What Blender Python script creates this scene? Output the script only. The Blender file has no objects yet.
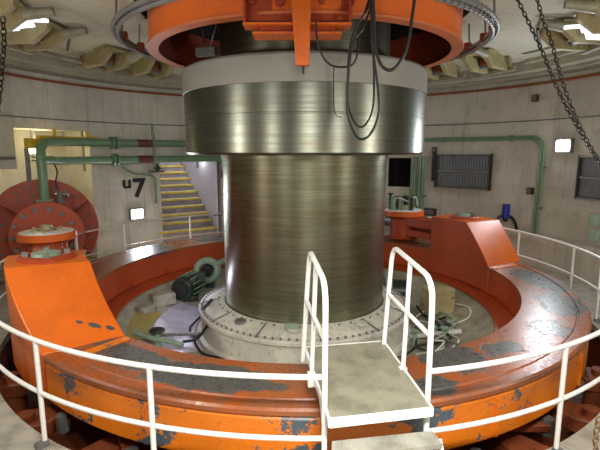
import bpy, math, random
from mathutils import Vector, Matrix
random.seed(7)
S = bpy.context.scene
COL = S.collection
R = math.radians
PI = math.pi

# ------------------------------------------------------------------ camera, world, exposure
cam_d = bpy.data.cameras.new('camera')
cam = bpy.data.objects.new('camera', cam_d); COL.objects.link(cam)
cam.location = (-.0705, -7.5, 2.55)
cam.rotation_euler = (R(90 - 9.22), 0, 0)
cam_d.sensor_width = 36; cam_d.lens = 27.32; cam_d.clip_start = .05
S.camera = cam
S.view_settings.view_transform = 'Standard'
S.view_settings.look = 'None'
S.view_settings.gamma = 1
S.view_settings.use_curve_mapping = False
S.view_settings.exposure = 0.15
w = bpy.data.worlds.new('world'); S.world = w; w.use_nodes = True
w.node_tree.nodes['Background'].inputs[0].default_value = (.75, .85, 1, 1)
w.node_tree.nodes['Background'].inputs[1].default_value = .12

def light(name, loc, power, color, size, rot=None, kind='AREA', size_y=None):
    d = bpy.data.lights.new(name, kind); d.energy = power; d.color = color
    if kind == 'AREA':
        d.shape = 'RECTANGLE'; d.size = size; d.size_y = size_y or size
    else:
        d.shadow_soft_size = size
    o = bpy.data.objects.new(name, d); COL.objects.link(o); o.location = loc
    if rot: o.rotation_euler = rot
    return o
def aim(o, target):
    o.rotation_euler = (Vector(target) - o.location).to_track_quat('-Z', 'Y').to_euler()
WARM = (1, .86, .66); COOL = (.86, .93, 1); NEUT = (1, .94, .84)
# unseen area light added above the landing to brighten the ring's front
aim(light('landing_fill_light', (.35, -6.9, 3.3), 120, NEUT, 1.0, size_y=.22), (.1, -4.3, -.3))
bpy.data.lights['landing_fill_light'].spread = R(125)      # cone narrowed to favour the lower ring and spare the overhead one
# wall lamps all round the pit (angle on the wall, height, power, colour)
WALL_LAMPS = [(21.3, 2.66, 56, COOL), (136.6, .97, 34, COOL), (-41, 2.66, 46, NEUT), (-66.5, 2.66, 26, NEUT),
              (-113.5, 2.66, 26, NEUT), (-140, 2.66, 44, NEUT), (78, 2.8, 26, NEUT)]
for i, (a, z, p, c) in enumerate(WALL_LAMPS):
    a = R(a); o = light('wall_lamp_light', (5.62*math.cos(a), 5.62*math.sin(a), z), p, c, .26)
    aim(o, (0, 0, z - .2 if z > 2 else z + .2))
light('niche_light', (-5.62, 2.3, 2.74), 15, (1, .80, .38), .08, kind='POINT')
light('stair_light', (-3.35, 6.6, 3.6), 80, (.95, .93, 1), .15, kind='POINT')
light('pit_light', (-2.0, .15, .30), 9, (.72, .72, 1), .06, kind='POINT')

# ------------------------------------------------------------------ helpers
class MB:
    def __init__(s): s.v = []; s.f = []
    def add(s, vs, fs):
        n = len(s.v); s.v += [tuple(p) for p in vs]; s.f += [tuple(n + i for i in f) for f in fs]; return s
    def box(s, c, d, rz=0, mat=None):
        m = (mat or Matrix.Rotation(rz, 3, 'Z')); hx, hy, hz = d[0]/2, d[1]/2, d[2]/2
        vs = [Vector(c) + m @ Vector((x*hx, y*hy, z*hz)) for x in (-1, 1) for y in (-1, 1) for z in (-1, 1)]
        return s.add(vs, [(0,1,3,2), (4,6,7,5), (0,4,5,1), (2,3,7,6), (0,2,6,4), (1,5,7,3)])
    def beam(s, p, q, wd, ht, up=(0, 0, 1)):
        p, q = Vector(p), Vector(q); d = (q - p); L = d.length; d.normalize()
        u = Vector(up); sd = d.cross(u).normalized(); u = sd.cross(d)
        m = Matrix((d, sd, u)).transposed()
        return s.box((p + q)/2, (L, wd, ht), mat=m)
    def prism(s, poly, z0, z1):
        n = len(poly); vs = [(x, y, z0) for x, y in poly] + [(x, y, z1) for x, y in poly]
        fs = [tuple(range(n))[::-1], tuple(range(n, 2*n))] + [(i, (i+1) % n, n + (i+1) % n, n + i) for i in range(n)]
        return s.add(vs, fs)
    def tube(s, pts, r, n=8, closed=False, caps=True):
        pts = [Vector(p) for p in pts]; m = len(pts); rings = []
        prev = None
        for i, p in enumerate(pts):
            if closed: t = pts[(i+1) % m] - pts[i-1]
            else: t = pts[min(i+1, m-1)] - pts[max(i-1, 0)]
            t.normalize()
            if prev is None:
                u = t.orthogonal().normalized()
            else:
                u = (prev - t*prev.dot(t)).normalized()
            prev = u; b = t.cross(u)
            rr = r[i] if isinstance(r, (list, tuple)) else r
            rings.append([p + (u*math.cos(2*PI*k/n) + b*math.sin(2*PI*k/n))*rr for k in range(n)])
        vs = [q for g in rings for q in g]; fs = []
        for i in range(m if closed else m-1):
            a, b2 = i*n, ((i+1) % m)*n
            for k in range(n): fs.append((a+k, a+(k+1) % n, b2+(k+1) % n, b2+k))
        if not closed and caps: fs += [tuple(range(n))[::-1], tuple(range((m-1)*n, m*n))]
        return s.add(vs, fs)
    def cyl(s, p, q, r, n=16): return s.tube([p, q], r, n)
    def lathe(s, prof, n=128, a0=0, a1=360, closed=False, c=(0, 0), caps=False):
        full = abs(a1 - a0 - 360) < 1e-6; cols = n if full else n + 1; m = len(prof); vs = []
        for i in range(cols):
            a = R(a0 + (a1-a0)*i/n)
            vs += [(c[0] + r*math.cos(a), c[1] + r*math.sin(a), z) for r, z in prof]
        fs = []
        for i in range(n):
            A, B = i*m, ((i+1) % cols)*m
            for k in range(m if closed else m-1):
                k2 = (k+1) % m; fs.append((A+k, B+k, B+k2, A+k2))
        if closed and not full: fs += [tuple(range(m)), tuple(range((cols-1)*m, cols*m))[::-1]]
        return s.add(vs, fs)
    def xf(s, m):
        s.v = [tuple(m @ Vector(p)) for p in s.v]; return s
    def build(s, name, mat, parent=None, bevel=0, smooth=35, **props):
        me = bpy.data.meshes.new(name); off = Vector((0, 0, 0))
        if parent is not None and parent.get('_off'): off = Vector(parent['_off'])
        me.from_pydata([tuple(Vector(p) - off) for p in s.v], [], s.f); me.update()
        import bmesh
        bm = bmesh.new(); bm.from_mesh(me); bmesh.ops.recalc_face_normals(bm, faces=bm.faces); bm.to_mesh(me); bm.free()
        if smooth:
            me.polygons.foreach_set('use_smooth', [True]*len(me.polygons)); me.set_sharp_from_angle(angle=R(smooth))
        me.materials.append(mat)
        o = bpy.data.objects.new(name, me); COL.objects.link(o)
        if parent is not None:
            o.parent = parent; o['_off'] = list(off)
        if bevel:
            b = o.modifiers.new('bevel', 'BEVEL'); b.width = bevel; b.segments = 2; b.limit_method = 'ANGLE'; b.angle_limit = R(40)
        for k, v in props.items(): o[k] = v
        return o
OFFS = {}
def thing(name, label, cat, loc=(0, 0, 0), group=None):
    o = bpy.data.objects.new(name, None); COL.objects.link(o); o.location = loc; o.empty_display_size = .1
    o['_off'] = [float(x) for x in loc]; o['label'] = label; o['category'] = cat
    if group: o['group'] = group
    return o
def tag(o, label, cat, group=None, kind=None):
    o['label'] = label; o['category'] = cat
    if group: o['group'] = group
    if kind: o['kind'] = kind
    return o
def dup(root, loc, rz, label=None, group=None):
    r = root.copy(); COL.objects.link(r); r.location = loc; r.rotation_euler = (0, 0, rz)
    if label: r['label'] = label
    if group: r['group'] = group
    for ch in list(root.children):
        c = ch.copy(); COL.objects.link(c); c.parent = r
        for g in list(ch.children):
            d = g.copy(); COL.objects.link(d); d.parent = c
    return r
def pol(r, a, z=None):
    a = R(a); p = (r*math.cos(a), r*math.sin(a)); return p if z is None else (p[0], p[1], z)
def arc(r, a0, a1, z, n=40): return [pol(r, a0 + (a1-a0)*i/n, z) for i in range(n+1)]
def smoothpath(pts, k=6):
    P = [Vector(p) for p in pts]; P = [P[0]*2-P[1]] + P + [P[-1]*2-P[-2]]; out = []
    for i in range(1, len(P)-2):
        a, b, c, d = P[i-1], P[i], P[i+1], P[i+2]
        for j in range(k):
            t = j/k
            out.append(.5*((2*b) + (c-a)*t + (2*a-5*b+4*c-d)*t*t + (3*b-a-3*c+d)*t**3))
    out.append(P[-2]); return out

# ------------------------------------------------------------------ materials
class NT:
    def __init__(s, name):
        s.m = bpy.data.materials.new(name); s.m.use_nodes = True; s.t = s.m.node_tree
        s.b = s.t.nodes['Principled BSDF']; s.tc = s.t.nodes.new('ShaderNodeTexCoord')
    def n(s, ty, ins={}, **kw):
        x = s.t.nodes.new('ShaderNode' + ty)
        for k, v in kw.items(): setattr(x, k, v)
        for k, v in ins.items():
            if hasattr(v, 'is_output'): s.t.links.new(v, x.inputs[k])
            else: x.inputs[k].default_value = v
        return x
    def math(s, op, a, b=0., c=0.): return s.n('Math', {0: a, 1: b, 2: c}, operation=op).outputs[0]
    def vec(s, scale=(1, 1, 1), loc=(0, 0, 0), src='Object'):
        return s.n('Mapping', {'Vector': s.tc.outputs[src], 'Scale': scale, 'Location': loc}).outputs[0]
    def noise(s, v, sc, det=4, rough=.55): return s.n('TexNoise', {'Vector': v, 'Scale': sc, 'Detail': det, 'Roughness': rough}).outputs[0]
    def ramp(s, f, lo, hi): return s.n('MapRange', {'Value': f, 'From Min': lo, 'From Max': hi}, interpolation_type='SMOOTHSTEP').outputs[0]
    def mix(s, f, a, b):
        x = s.t.nodes.new('ShaderNodeMix'); x.data_type = 'RGBA'
        for i, v in ((0, f), (6, a), (7, b)):
            if hasattr(v, 'is_output'): s.t.links.new(v, x.inputs[i])
            else: x.inputs[i].default_value = (v if i == 0 else tuple(v) + (1,))
        return x.outputs[2]
    def set(s, **kw):
        for k, v in kw.items():
            k = k.replace('_', ' ')
            if hasattr(v, 'is_output'): s.t.links.new(v, s.b.inputs[k])
            else: s.b.inputs[k].default_value = tuple(v) + (1,) if k == 'Base Color' else v
        return s
    def bump(s, h, st=.2, d=.01):
        s.t.links.new(s.n('Bump', {'Height': h, 'Strength': st, 'Distance': d}).outputs[0], s.b.inputs['Normal']); return s

def plain(name, col, rough=.5, metal=0, var=.25, sc=6, dirt=(.10, .08, .05), dirtamt=.35, bump=.1, spec=.5):
    t = NT(name); v = t.vec(); a = t.noise(v, sc, 6); b = t.noise(v, sc*5, 4)
    c = t.mix(t.ramp(a, .3, .75), tuple(x*(1-var) for x in col), col)
    c = t.mix(t.math('MULTIPLY', t.ramp(b, .5, .8), dirtamt), c, dirt)
    t.set(Base_Color=c, Roughness=rough, Metallic=metal); t.b.inputs['Specular IOR Level'].default_value = spec
    if bump: t.bump(b, bump, .005)
    return t.m

def concrete(name, col, stain=(.16, .12, .07), st=.55, zfade=None):
    t = NT(name); v = t.vec(); big = t.noise(v, .7, 6, .6); mid = t.noise(v, 3, 6, .65)
    drip = t.noise(t.vec((5, 5, .5)), 1.2, 4, .6); fine = t.noise(v, 40, 3)
    c = t.mix(t.ramp(big, .3, .7), tuple(x*.78 for x in col), col)
    c = t.mix(t.math('MULTIPLY', t.ramp(mid, .5, .8), st*.8), c, stain)
    c = t.mix(t.math('MULTIPLY', t.ramp(drip, .52, .75), st*.6), c, stain)
    c = t.mix(t.math('MULTIPLY', t.ramp(fine, .45, .8), .15), c, (.08, .07, .05))
    t.set(Base_Color=c, Roughness=.75).bump(fine, .15, .006); return t.m

def worn_orange(name, base=(.72, .135, .008), primer=(.085, .095, .10), thr=.63, spots=(), rough=.42, dull=None, scratch=0., zs=1., sp=.55):
    """orange enamel with grey primer showing where it has flaked; spots = (x, y, rx, ry, rot, strength) worn areas on the thing"""
    t = NT(name); v = t.vec((1, 1, zs)); big = t.noise(v, 1.6, 8, .62); med = t.noise(v, 6, 6, .6); fine = t.noise(v, 28, 5, .65)
    c = t.mix(t.ramp(big, .3, .7), tuple(x*.80 for x in base), base)
    c = t.mix(t.math('MULTIPLY', t.ramp(fine, .52, .75), .45), c, (.20, .05, .012))
    m = t.math('ADD', t.math('ADD', t.math('MULTIPLY', med, .45), t.math('MULTIPLY', big, .35)), t.math('MULTIPLY', fine, .2))
    bias = None
    sepn = t.n('SeparateXYZ', {0: t.tc.outputs['Object']})
    for (x, y, rx, ry, ro, k) in spots:
        mp = t.n('Mapping', {'Vector': t.tc.outputs['Object']}, vector_type='POINT')
        co, si = math.cos(R(ro)), math.sin(R(ro))
        dx = t.math('SUBTRACT', sepn.outputs[0], x); dy = t.math('SUBTRACT', sepn.outputs[1], y)
        u = t.math('DIVIDE', t.math('ADD', t.math('MULTIPLY', dx, co), t.math('MULTIPLY', dy, si)), rx)
        q = t.math('DIVIDE', t.math('SUBTRACT', t.math('MULTIPLY', dy, co), t.math('MULTIPLY', dx, si)), ry)
        d = t.math('SQRT', t.math('ADD', t.math('MULTIPLY', u, u), t.math('MULTIPLY', q, q)))
        e = t.math('MULTIPLY', t.n('Clamp', {0: t.math('SUBTRACT', 1.0, d)}).outputs[0], k)
        bias = e if bias is None else t.math('MAXIMUM', bias, e)
    if bias is not None: m = t.math('ADD', m, bias)
    mask = t.ramp(m, thr, thr + .025)
    pc = t.mix(t.ramp(fine, .35, .7), tuple(x*.6 for x in primer), primer)
    if dull:
        c = t.mix(t.math('MULTIPLY', t.ramp(med, .35, .65), dull[3]), c, dull[:3])
    if scratch:
        sc = t.noise(t.vec((1.2, 9, 1)), 7, 5, .7); c = t.mix(t.math('MULTIPLY', t.ramp(sc, .56, .68), scratch), c, (.035, .03, .03))
    c = t.mix(mask, c, pc)
    rr = t.n('MapRange', {'Value': fine, 'From Min': .3, 'From Max': .7, 'To Min': rough-.1, 'To Max': rough+.15}).outputs[0]
    t.set(Base_Color=c, Roughness=rr)
    t.b.inputs['Specular IOR Level'].default_value = sp
    t.bump(t.math('ADD', t.math('MULTIPLY', mask, -.6), t.math('MULTIPLY', fine, .25)), .35, .006)
    return t.m

def brushed(name, col, rough, streak=.5, aniso=.65):
    t = NT(name); st = t.noise(t.vec((.6, .6, 22)), 1.6, 6, .65); st2 = t.noise(t.vec((1.2, 1.2, 4)), 1.1, 5, .6)
    fine = t.noise(t.vec((1, 1, 160)), 1.0, 2)
    c = t.mix(t.ramp(st, .38, .66), tuple(x*(1-streak) for x in col), col)
    c = t.mix(t.math('MULTIPLY', t.ramp(st2, .45, .75), .45), c, (.17, .12, .06))
    rr = t.n('MapRange', {'Value': st, 'From Min': .3, 'From Max': .7, 'To Min': rough+.05, 'To Max': rough-.02}).outputs[0]
    t.set(Base_Color=c, Roughness=rr, Metallic=1., Anisotropic=aniso, Anisotropic_Rotation=.25)
    t.t.links.new(t.n('Tangent', direction_type='RADIAL', axis='Z').outputs[0], t.b.inputs['Tangent'])
    return t.m

def emit(name, col, k):
    t = NT(name); t.set(Base_Color=col); t.b.inputs['Emission Color'].default_value = tuple(col) + (1,); t.b.inputs['Emission Strength'].default_value = k; return t.m

def checker(name, col):
    t = NT(name); v = t.vec((1, 1, 1)); sep = t.n('SeparateXYZ', {0: v})
    wv = t.n('TexWave', {'Vector': t.vec((1, 1, 0)), 'Scale': 16, 'Distortion': 0}, bands_direction='X').outputs[1]
    wv2 = t.n('TexWave', {'Vector': t.vec((1, 1, 0)), 'Scale': 16, 'Distortion': 0}, bands_direction='Y').outputs[1]
    h = t.math('MULTIPLY', wv, wv2); d = t.noise(v, 5, 6); e = t.noise(v, 1.5, 5)
    c = t.mix(t.ramp(d, .4, .7), col, tuple(x*.62 for x in col)); c = t.mix(t.math('MULTIPLY', t.ramp(e, .5, .75), .5), c, (.16, .13, .08))
    c = t.mix(t.math('MULTIPLY', t.ramp(h, .5, .9), .25), c, (.62, .60, .52))
    t.set(Base_Color=c, Roughness=.5, Metallic=.2).bump(h, .5, .006); return t.m

M = {}
M['wall'] = concrete('wall_concrete', (.60, .575, .49))
M['wall_left'] = concrete('wall_paint_pale', (.64, .625, .55), st=.4)
M['joint'] = plain('joint_dark', (.27, .25, .20), .9)
M['ceil'] = concrete('ceiling_white', (.60, .57, .45), stain=(.22, .17, .09), st=.35)
M['cornice'] = concrete('cornice_plaster', (.42, .39, .30), st=.5)
M['stairwall'] = concrete('stairwell_white', (.66, .64, .70), st=.2)
M['floor'] = checker('walkway_plate', (.50, .49, .43))
M['bridge'] = checker('bridge_plate', (.30, .29, .22))
M['tread'] = checker('tread_grating', (.48, .48, .42))
M['black'] = plain('black_rubber', (.010, .010, .011), .45, dirtamt=.1)
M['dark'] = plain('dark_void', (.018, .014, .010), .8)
M['chain'] = plain('chain_steel', (.02, .018, .016), .5, .2)
M['rust'] = plain('rusty_chain', (.16, .09, .04), .8)
M['white'] = plain('white_enamel', (.86, .88, .87), .35, dirt=(.40, .37, .30), dirtamt=.22, var=.05, bump=.03)
M['cream'] = plain('cream_paint', (.38, .36, .26), .5, dirtamt=.6, var=.4, sc=2.5)
M['beige'] = plain('beige_steel', (.44, .37, .19), .5, dirtamt=.5, var=.35, sc=3)
M['olive'] = plain('olive_yellow_paint', (.34, .27, .05), .45, dirtamt=.3)
M['seal'] = plain('seal_housing_paint', (.64, .62, .55), .45, dirtamt=.6, var=.25, sc=2.5, dirt=(.10, .08, .05))
M['lilac'] = plain('lamplit_steel_plate', (.62, .60, .68), .3, .3, dirtamt=.3)  # lamplight on the pit floor put into a pale lilac steel colour
M['green'] = plain('green_pipe_paint', (.16, .30, .17), .4, var=.2, dirtamt=.3)
M['palegreen'] = plain('pale_green_paint', (.26, .38, .28), .45, dirtamt=.6)
M['darkgreen'] = plain('dark_green_machine', (.010, .022, .015), .4, dirtamt=.5)
M['redbrown'] = plain('red_brown_band', (.16, .035, .025), .5)
M['redpipe'] = plain('red_brown_pipe', (.33, .085, .02), .5)
M['yellow'] = plain('yellow_paint', (.75, .50, .03), .45)
M['nosing'] = plain('nosing_yellow', (.85, .68, .04), .5, dirtamt=.15)
M['step'] = plain('concrete_step', (.42, .38, .37), .8)
M['grey'] = plain('grey_galvanised', (.25, .26, .26), .4, .5)
M['greydark'] = plain('grey_cable_sheath', (.17, .17, .17), .5)
M['bluegrey'] = plain('louver_grey', (.20, .22, .24), .5, .2)
M['frame'] = plain('black_frame', (.02, .02, .02), .5)
M['blue'] = plain('blue_plastic', (.01, .03, .35), .35)
M['redclamp'] = plain('red_clamp', (.35, .04, .015), .5)
M['letters'] = plain('black_lettering', (.012, .012, .012), .6, dirtamt=0)
M['sign'] = plain('sign_pale_green', (.45, .62, .50), .5)
M['lamp'] = emit('lamp_glass', (.93, .97, 1), 22)
M['lampwarm'] = emit('lamp_glass_warm', (1, .88, .55), 14)
M['whitelamp'] = emit('tube_lamp', (.85, .92, 1), 1.1)
M['shaft'] = brushed('shaft_steel', (.37, .385, .275), .33, .34)
M['collar'] = brushed('collar_steel', (.20, .215, .18), .35, .20)
M['collar_band'] = plain('pale_grey_enamel', (.27, .265, .24), .45, var=.15, sc=1.2, dirtamt=.1, bump=.02)
M['shaft_up'] = brushed('upper_shaft_steel', (.20, .20, .15), .35, .4)
GREYSPOTS = [(-1.75, -3.2, .75, .30, -28, .62), (-.95, -3.58, .95, .34, -14, .70), (-.35, -3.75, .4, .2, 0, .35), (-2.15, -2.85, .5, .25, -45, .45), (1.5, -3.2, .55, .45, 25, .60),
             (1.15, -3.75, .35, .25, 20, .45), (2.0, -3.0, .6, .3, 35, .4), (3.75, -.35, .42, 1.1, 5, .62), (3.5, -1.5, .42, .9, -25, .55), (2.9, -2.4, .5, .5, -45, .35), (-1.75, 3.3, 1.5, .6, 28, .52), (-3.2, 1.9, .65, 1.2, 28, .48)]
M['deck'] = worn_orange('ring_deck_enamel', base=(.36, .088, .016), thr=.69, spots=GREYSPOTS, rough=.30, dull=(.20, .09, .05, .6), scratch=.5, primer=(.10, .098, .092))
M['ringside'] = worn_orange('ring_side_enamel', base=(.78, .20, .010), primer=(.09, .13, .165), thr=.575, rough=.38, zs=1.3, spots=[(.95, -4.0, .40, .4, 0, .15), (-.05, -4.1, .4, .3, 0, .06), (-2.3, -3.4, .3, .3, 0, .08), (-1.3, -3.9, .4, .3, 0, .05), (1.9, -3.6, .4, .3, 0, .05)])
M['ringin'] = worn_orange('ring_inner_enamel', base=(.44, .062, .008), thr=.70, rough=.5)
M['block'] = worn_orange('block_enamel', base=(.72, .14, .007), thr=.70, rough=.33, spots=[(-2.36, -2.655, .12, .045, 5, .42), (-2.22, -2.62, .08, .04, 0, .40), (-2.52, -2.68, .07, .03, 10, .40), (3.5, .62, .35, .10, 20, .3), (2.9, 1.6, .3, .1, -60, .3)])
M['orange'] = worn_orange('bracket_orange', base=(.70, .13, .01), thr=.72, rough=.4)
M['redorange'] = worn_orange('servo_red_orange', base=(.40, .052, .012), thr=.74, rough=.45)
M['lever'] = worn_orange('lever_brown_orange', base=(.24, .055, .015), thr=.60, primer=(.05, .035, .025), rough=.55)
M['pinkflange'] = worn_orange('flange_faded', base=(.60, .16, .055), thr=.74, rough=.45)

# ------------------------------------------------------------------ the round concrete walls
WR = 5.9
OPEN = [(-108, -72, 0, 4.15), (113, 129.5, 0, 2.32), (147, 164.3, 2.2, 3.0), (147, 172.5, 0, 2.2), (59.8, 65.8, 1.57, 2.36)]
def inside_open(am, zm): return any(a0 < am < a1 and z0 < zm < z1 for a0, a1, z0, z1 in OPEN)
Z_JOINT = [0, .72, 1.75, 3.22, 4.15]
def wall(name, a0, a1, mat, cuts):
    As = sorted(set([a0, a1] + [c for c in cuts if a0 < c < a1] + [x for o in OPEN for x in o[:2] if a0 < x < a1]))
    back = MB(); root = None; cells = []
    zs_all = sorted(set(Z_JOINT + [z for o in OPEN for z in o[2:]]))
    for i in range(len(As)-1):
        A, B = As[i], As[i+1]; n = max(1, int((B-A)/2.0)); am = (A+B)/2
        for k in range(len(zs_all)-1):
            if not inside_open(am, (zs_all[k]+zs_all[k+1])/2):
                back.lathe([(WR+.02, zs_all[k]), (WR+.02, zs_all[k+1])], n, A, B)
        zz = sorted(set(Z_JOINT + [z for o in OPEN if o[0] < am < o[1] for z in o[2:]]))
        for k in range(len(zz)-1):
            if not inside_open(am, (zz[k]+zz[k+1])/2): cells.append((A, B, zz[k], zz[k+1], n))
    root = back.build(name, M['joint'], kind='structure')
    for A, B, z0, z1, n in cells:
        g = .025
        mb = MB().lathe([(WR, z0+.002), (WR, z1-.002), (WR+.018, z1-.002), (WR+.018, z0+.002)], n, A+g, B-g, closed=True)
        mb.build('concrete_panel', mat, root)
    return root
wall('wall_right', -72, 90, M['wall'], [-60, -48, -36, -24, -12, 0, 10, 20, 31, 45, 59, 74])
wall('wall_left', 90, 252, M['wall_left'], [102, 134, 138.5, 143, 156, 170, 182, 194, 206, 218, 230, 242])

def jamb(a, z0, z1, depth):    # reveal of an opening
    m = MB(); p = pol(WR, a); q = pol(WR+depth, a); m.add([(p[0], p[1], z0), (q[0], q[1], z0), (q[0], q[1], z1), (p[0], p[1], z1)], [(0, 1, 2, 3)]); return m
# recess behind the left servomotor
m = MB(); [m.add(*(lambda j: (j.v, j.f))(jamb(a, z0, z1, 1.0))) for a, z0, z1 in ((147, 0, 3.0), (164.3, 2.2, 3.0), (172.5, 0, 2.2))]
m.lathe([(WR+1, 0), (WR+1, 3.0), (WR, 3.0)], 10, 147, 164.3)
m.lathe([(WR+1, 0), (WR+1, 2.2), (WR, 2.2)], 5, 164.3, 172.5)
m.build('wall_recess', M['wall_left'], kind='structure')
# dark louvre opening in the back wall
m = MB(); [m.add(*(lambda j: (j.v, j.f))(jamb(a, 1.57, 2.36, .6))) for a in (59.8, 65.8)]
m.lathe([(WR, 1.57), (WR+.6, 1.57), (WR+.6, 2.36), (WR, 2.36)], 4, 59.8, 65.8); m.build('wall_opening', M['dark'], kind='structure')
# low concrete ledge along the right wall
MB().lathe([(5.72, 0), (5.72, .66), (5.76, .70), (WR, .70)], 80, -72, 90).build('baseboard_right', M['wall'], kind='structure')
# passage the photograph is taken from: side walls, ceiling, landing
for sgn, nm in ((-1, 'wall_passage_left'), (1, 'wall_passage_right')):
    a = -90 + sgn*18; p = pol(WR, a)
    MB().box((p[0] + sgn*.05, p[1]-1.6, 2.1), (.1, 3.2, 4.2)).build(nm, M['wall_left'], kind='structure')
MB().box((0, -7.7, 4.4), (4.2, 4.4, .1)).build('ceiling_passage', M['ceil'], kind='structure')
MB().box((0, -7.6, .45), (3.6, 3.0, .9)).build('floor_landing', M['floor'], kind='structure')

# ------------------------------------------------------------------ floor of the walkway, shaft pit below it
m = MB().lathe([(4.45, -.14), (4.45, -.012), (WR+1.1, -.012)], 120)
fl = m.build('floor', M['joint'], kind='structure')
for k in range(24):
    a = -180 + k*15
    MB().lathe([(4.43, 0), (WR, 0), (WR, -.01), (4.43, -.10)], 8, a+.08, a+14.92, closed=True).build('floor_plate', M['floor'], fl)
MB().lathe([(4.62, -.14), (4.62, -.95), (3.24, -1.0), (3.24, -.14)], 96).build('floor_pit', M['lever'], kind='structure')

# ------------------------------------------------------------------ ceiling
m = MB().lathe([(2.5, 4.62), (4.0, 4.60), (5.35, 4.42), (5.35, 4.30)], 128)
ce = m.build('ceiling', M['ceil'], kind='structure')
MB().lathe([(5.33, 4.42), (5.33, 4.22), (5.42, 4.18), (5.42, 4.13), (WR+.02, 4.13), (WR+.02, 4.3)], 128).build('trim_1', M['cornice'], kind='structure')
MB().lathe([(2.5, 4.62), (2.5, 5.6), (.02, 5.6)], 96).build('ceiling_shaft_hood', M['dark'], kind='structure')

# ------------------------------------------------------------------ stairs behind the opening
sd = Vector(pol(1, 122.7)); sn = Vector((-sd.y, sd.x))      # going up, and to the left seen from the pit
sc = Vector(pol(WR, 122.7))
st = thing('staircase', 'concrete stairs with yellow nosings rising through the back wall opening', 'stairs', (sc.x, sc.y, 0))
def sp(u, v, z): p = sc + sd*u + sn*v; return (p.x, p.y, z)
for k in range(12):
    z = .40 + k*.187; u = -.02 + k*.29
    m = MB().add([sp(u, -.83, z-.5 if k else 0), sp(u, .86, z-.5 if k else 0), sp(u+.33, .86, z-.5 if k else 0), sp(u+.33, -.83, z-.5 if k else 0), sp(u, -.83, z), sp(u, .86, z), sp(u+.33, .86, z), sp(u+.33, -.83, z)],
                 [(0,1,2,3), (4,5,6,7), (0,1,5,4), (1,2,6,5), (2,3,7,6), (3,0,4,7)])
    s_ = m.build('step', M['step'], st)
    m = MB(); a, b = sp(u-.012, -.80, z-.02), sp(u-.012, .84, z-.02)
    m.beam(a, b, .06, .045); m.build('nosing', M['nosing'], s_)
m = MB()
m.add([sp(-.15, -.85, 0), sp(4.0, -.85, 0), sp(4.0, -.85, 4.6), sp(-.15, -.85, 4.6)], [(0,1,2,3)])
m.add([sp(0.1, .88, 0), sp(4.0, .88, 0), sp(4.0, .88, 4.6), sp(0.1, .88, 4.6)], [(0,1,2,3)])
m.add([sp(4.0, -.85, 0), sp(4.0, .88, 0), sp(4.0, .88, 4.6), sp(4.0, -.85, 4.6)], [(0,1,2,3)])
m.add([sp(0.05, -.85, 4.4), sp(4.0, -.85, 4.4), sp(4.0, .88, 4.4), sp(0.05, .88, 4.4)], [(0,1,2,3)])
a_, b_, c_, d_ = pol(5.91, 112.9), sp(.35, -.85, 0), pol(5.91, 129.6), sp(.35, .88, 0)
m.add([(a_[0], a_[1], 0), (b_[0], b_[1], 0), (b_[0], b_[1], 4.5), (a_[0], a_[1], 4.5)], [(0,1,2,3)]); m.add([(c_[0], c_[1], 0), (d_[0], d_[1], 0), (d_[0], d_[1], 4.5), (c_[0], c_[1], 4.5)], [(0,1,2,3)])
m.build('wall_stairwell', M['stairwall'], kind='structure')

# ------------------------------------------------------------------ turbine shaft
sh = thing('turbine_shaft', 'huge brushed steel turbine shaft rising through the centre of the pit', 'shaft', (0, 0, .1))
MB().lathe([(1.32, .10), (1.32, 2.38), (1.335, 2.42), (1.345, 2.52)], 160).build('shaft_body', M['shaft'], sh)
MB().lathe([(1.34, 2.50), (1.845, 2.50), (1.87, 2.53), (1.87, 3.0), (1.866, 3.005), (1.866, 3.02), (1.87, 3.025), (1.87, 3.37)], 160).build('coupling_collar', M['collar'], sh)
MB().lathe([(1.875, 3.37), (1.885, 3.375), (1.885, 3.69), (1.86, 3.72), (1.30, 3.72)], 160).build('collar_band', M['collar_band'], sh, label='pale grey painted upper band of the collar')
MB().lathe([(1.32, 3.70), (1.32, 4.9)], 120).build('upper_shaft', M['shaft_up'], sh)

# ------------------------------------------------------------------ shaft seal housing and head cover inside the ring
se = thing('shaft_seal_housing', 'cream round seal housing around the foot of the shaft', 'housing', (0, 0, -.45))
MB().lathe([(1.34, .02), (1.34, .12), (1.40, .125), (1.66, .05), (1.66, .03)], 128).build('cover_plate', M['seal'], se)
MB().lathe([(1.62, .035), (1.76, .03), (1.77, .02), (1.77, -.03), (1.73, -.035), (1.73, -.36), (1.80, -.37), (1.80, -.45)], 128).build('housing_body', M['seal'], se)
m = MB()
for k in range(96):
    p = pol(1.71, k*3.75, .03); m.cyl(p, (p[0], p[1], .058), .018, 6)
    p = pol(1.44, k*3.75+1, .10); 
    if k % 2: m.cyl(p, (p[0], p[1], .135), .014, 6)
m.build('flange_bolts', M['greydark'], se, kind='stuff')
m = MB()
for k in range(12):
    a = 7 + k*30; p, q = pol(1.40, a, .127), pol(1.75, a, .045); m.beam(p, q, .02, .012)
m.build('cover_joints', M['greydark'], se, kind='stuff')
for k, a in enumerate((-128, -96, -58, -38, -20)):
    p = pol(1.52, a, .10); MB().cyl(p, (p[0], p[1], .13), .085, 16).build('hatch', M['grey' if k == 0 else 'seal'], se)
p = pol(1.50, -97, .09); MB().box((p[0], p[1], .14), (.17, .10, .09), R(-7)).build('terminal_box', M['palegreen'], se, bevel=.01, label='small pale green box on the housing')
hc = MB().lathe([(1.78, -.42), (2.3, -.36), (2.8, -.20), (2.97, -.06), (3.05, -.04), (3.10, -.10), (3.28, -.12)], 128).build('head_cover', M['cream'])
tag(hc, 'cream dished head cover plate between seal housing and orange ring', 'cover')
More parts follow.
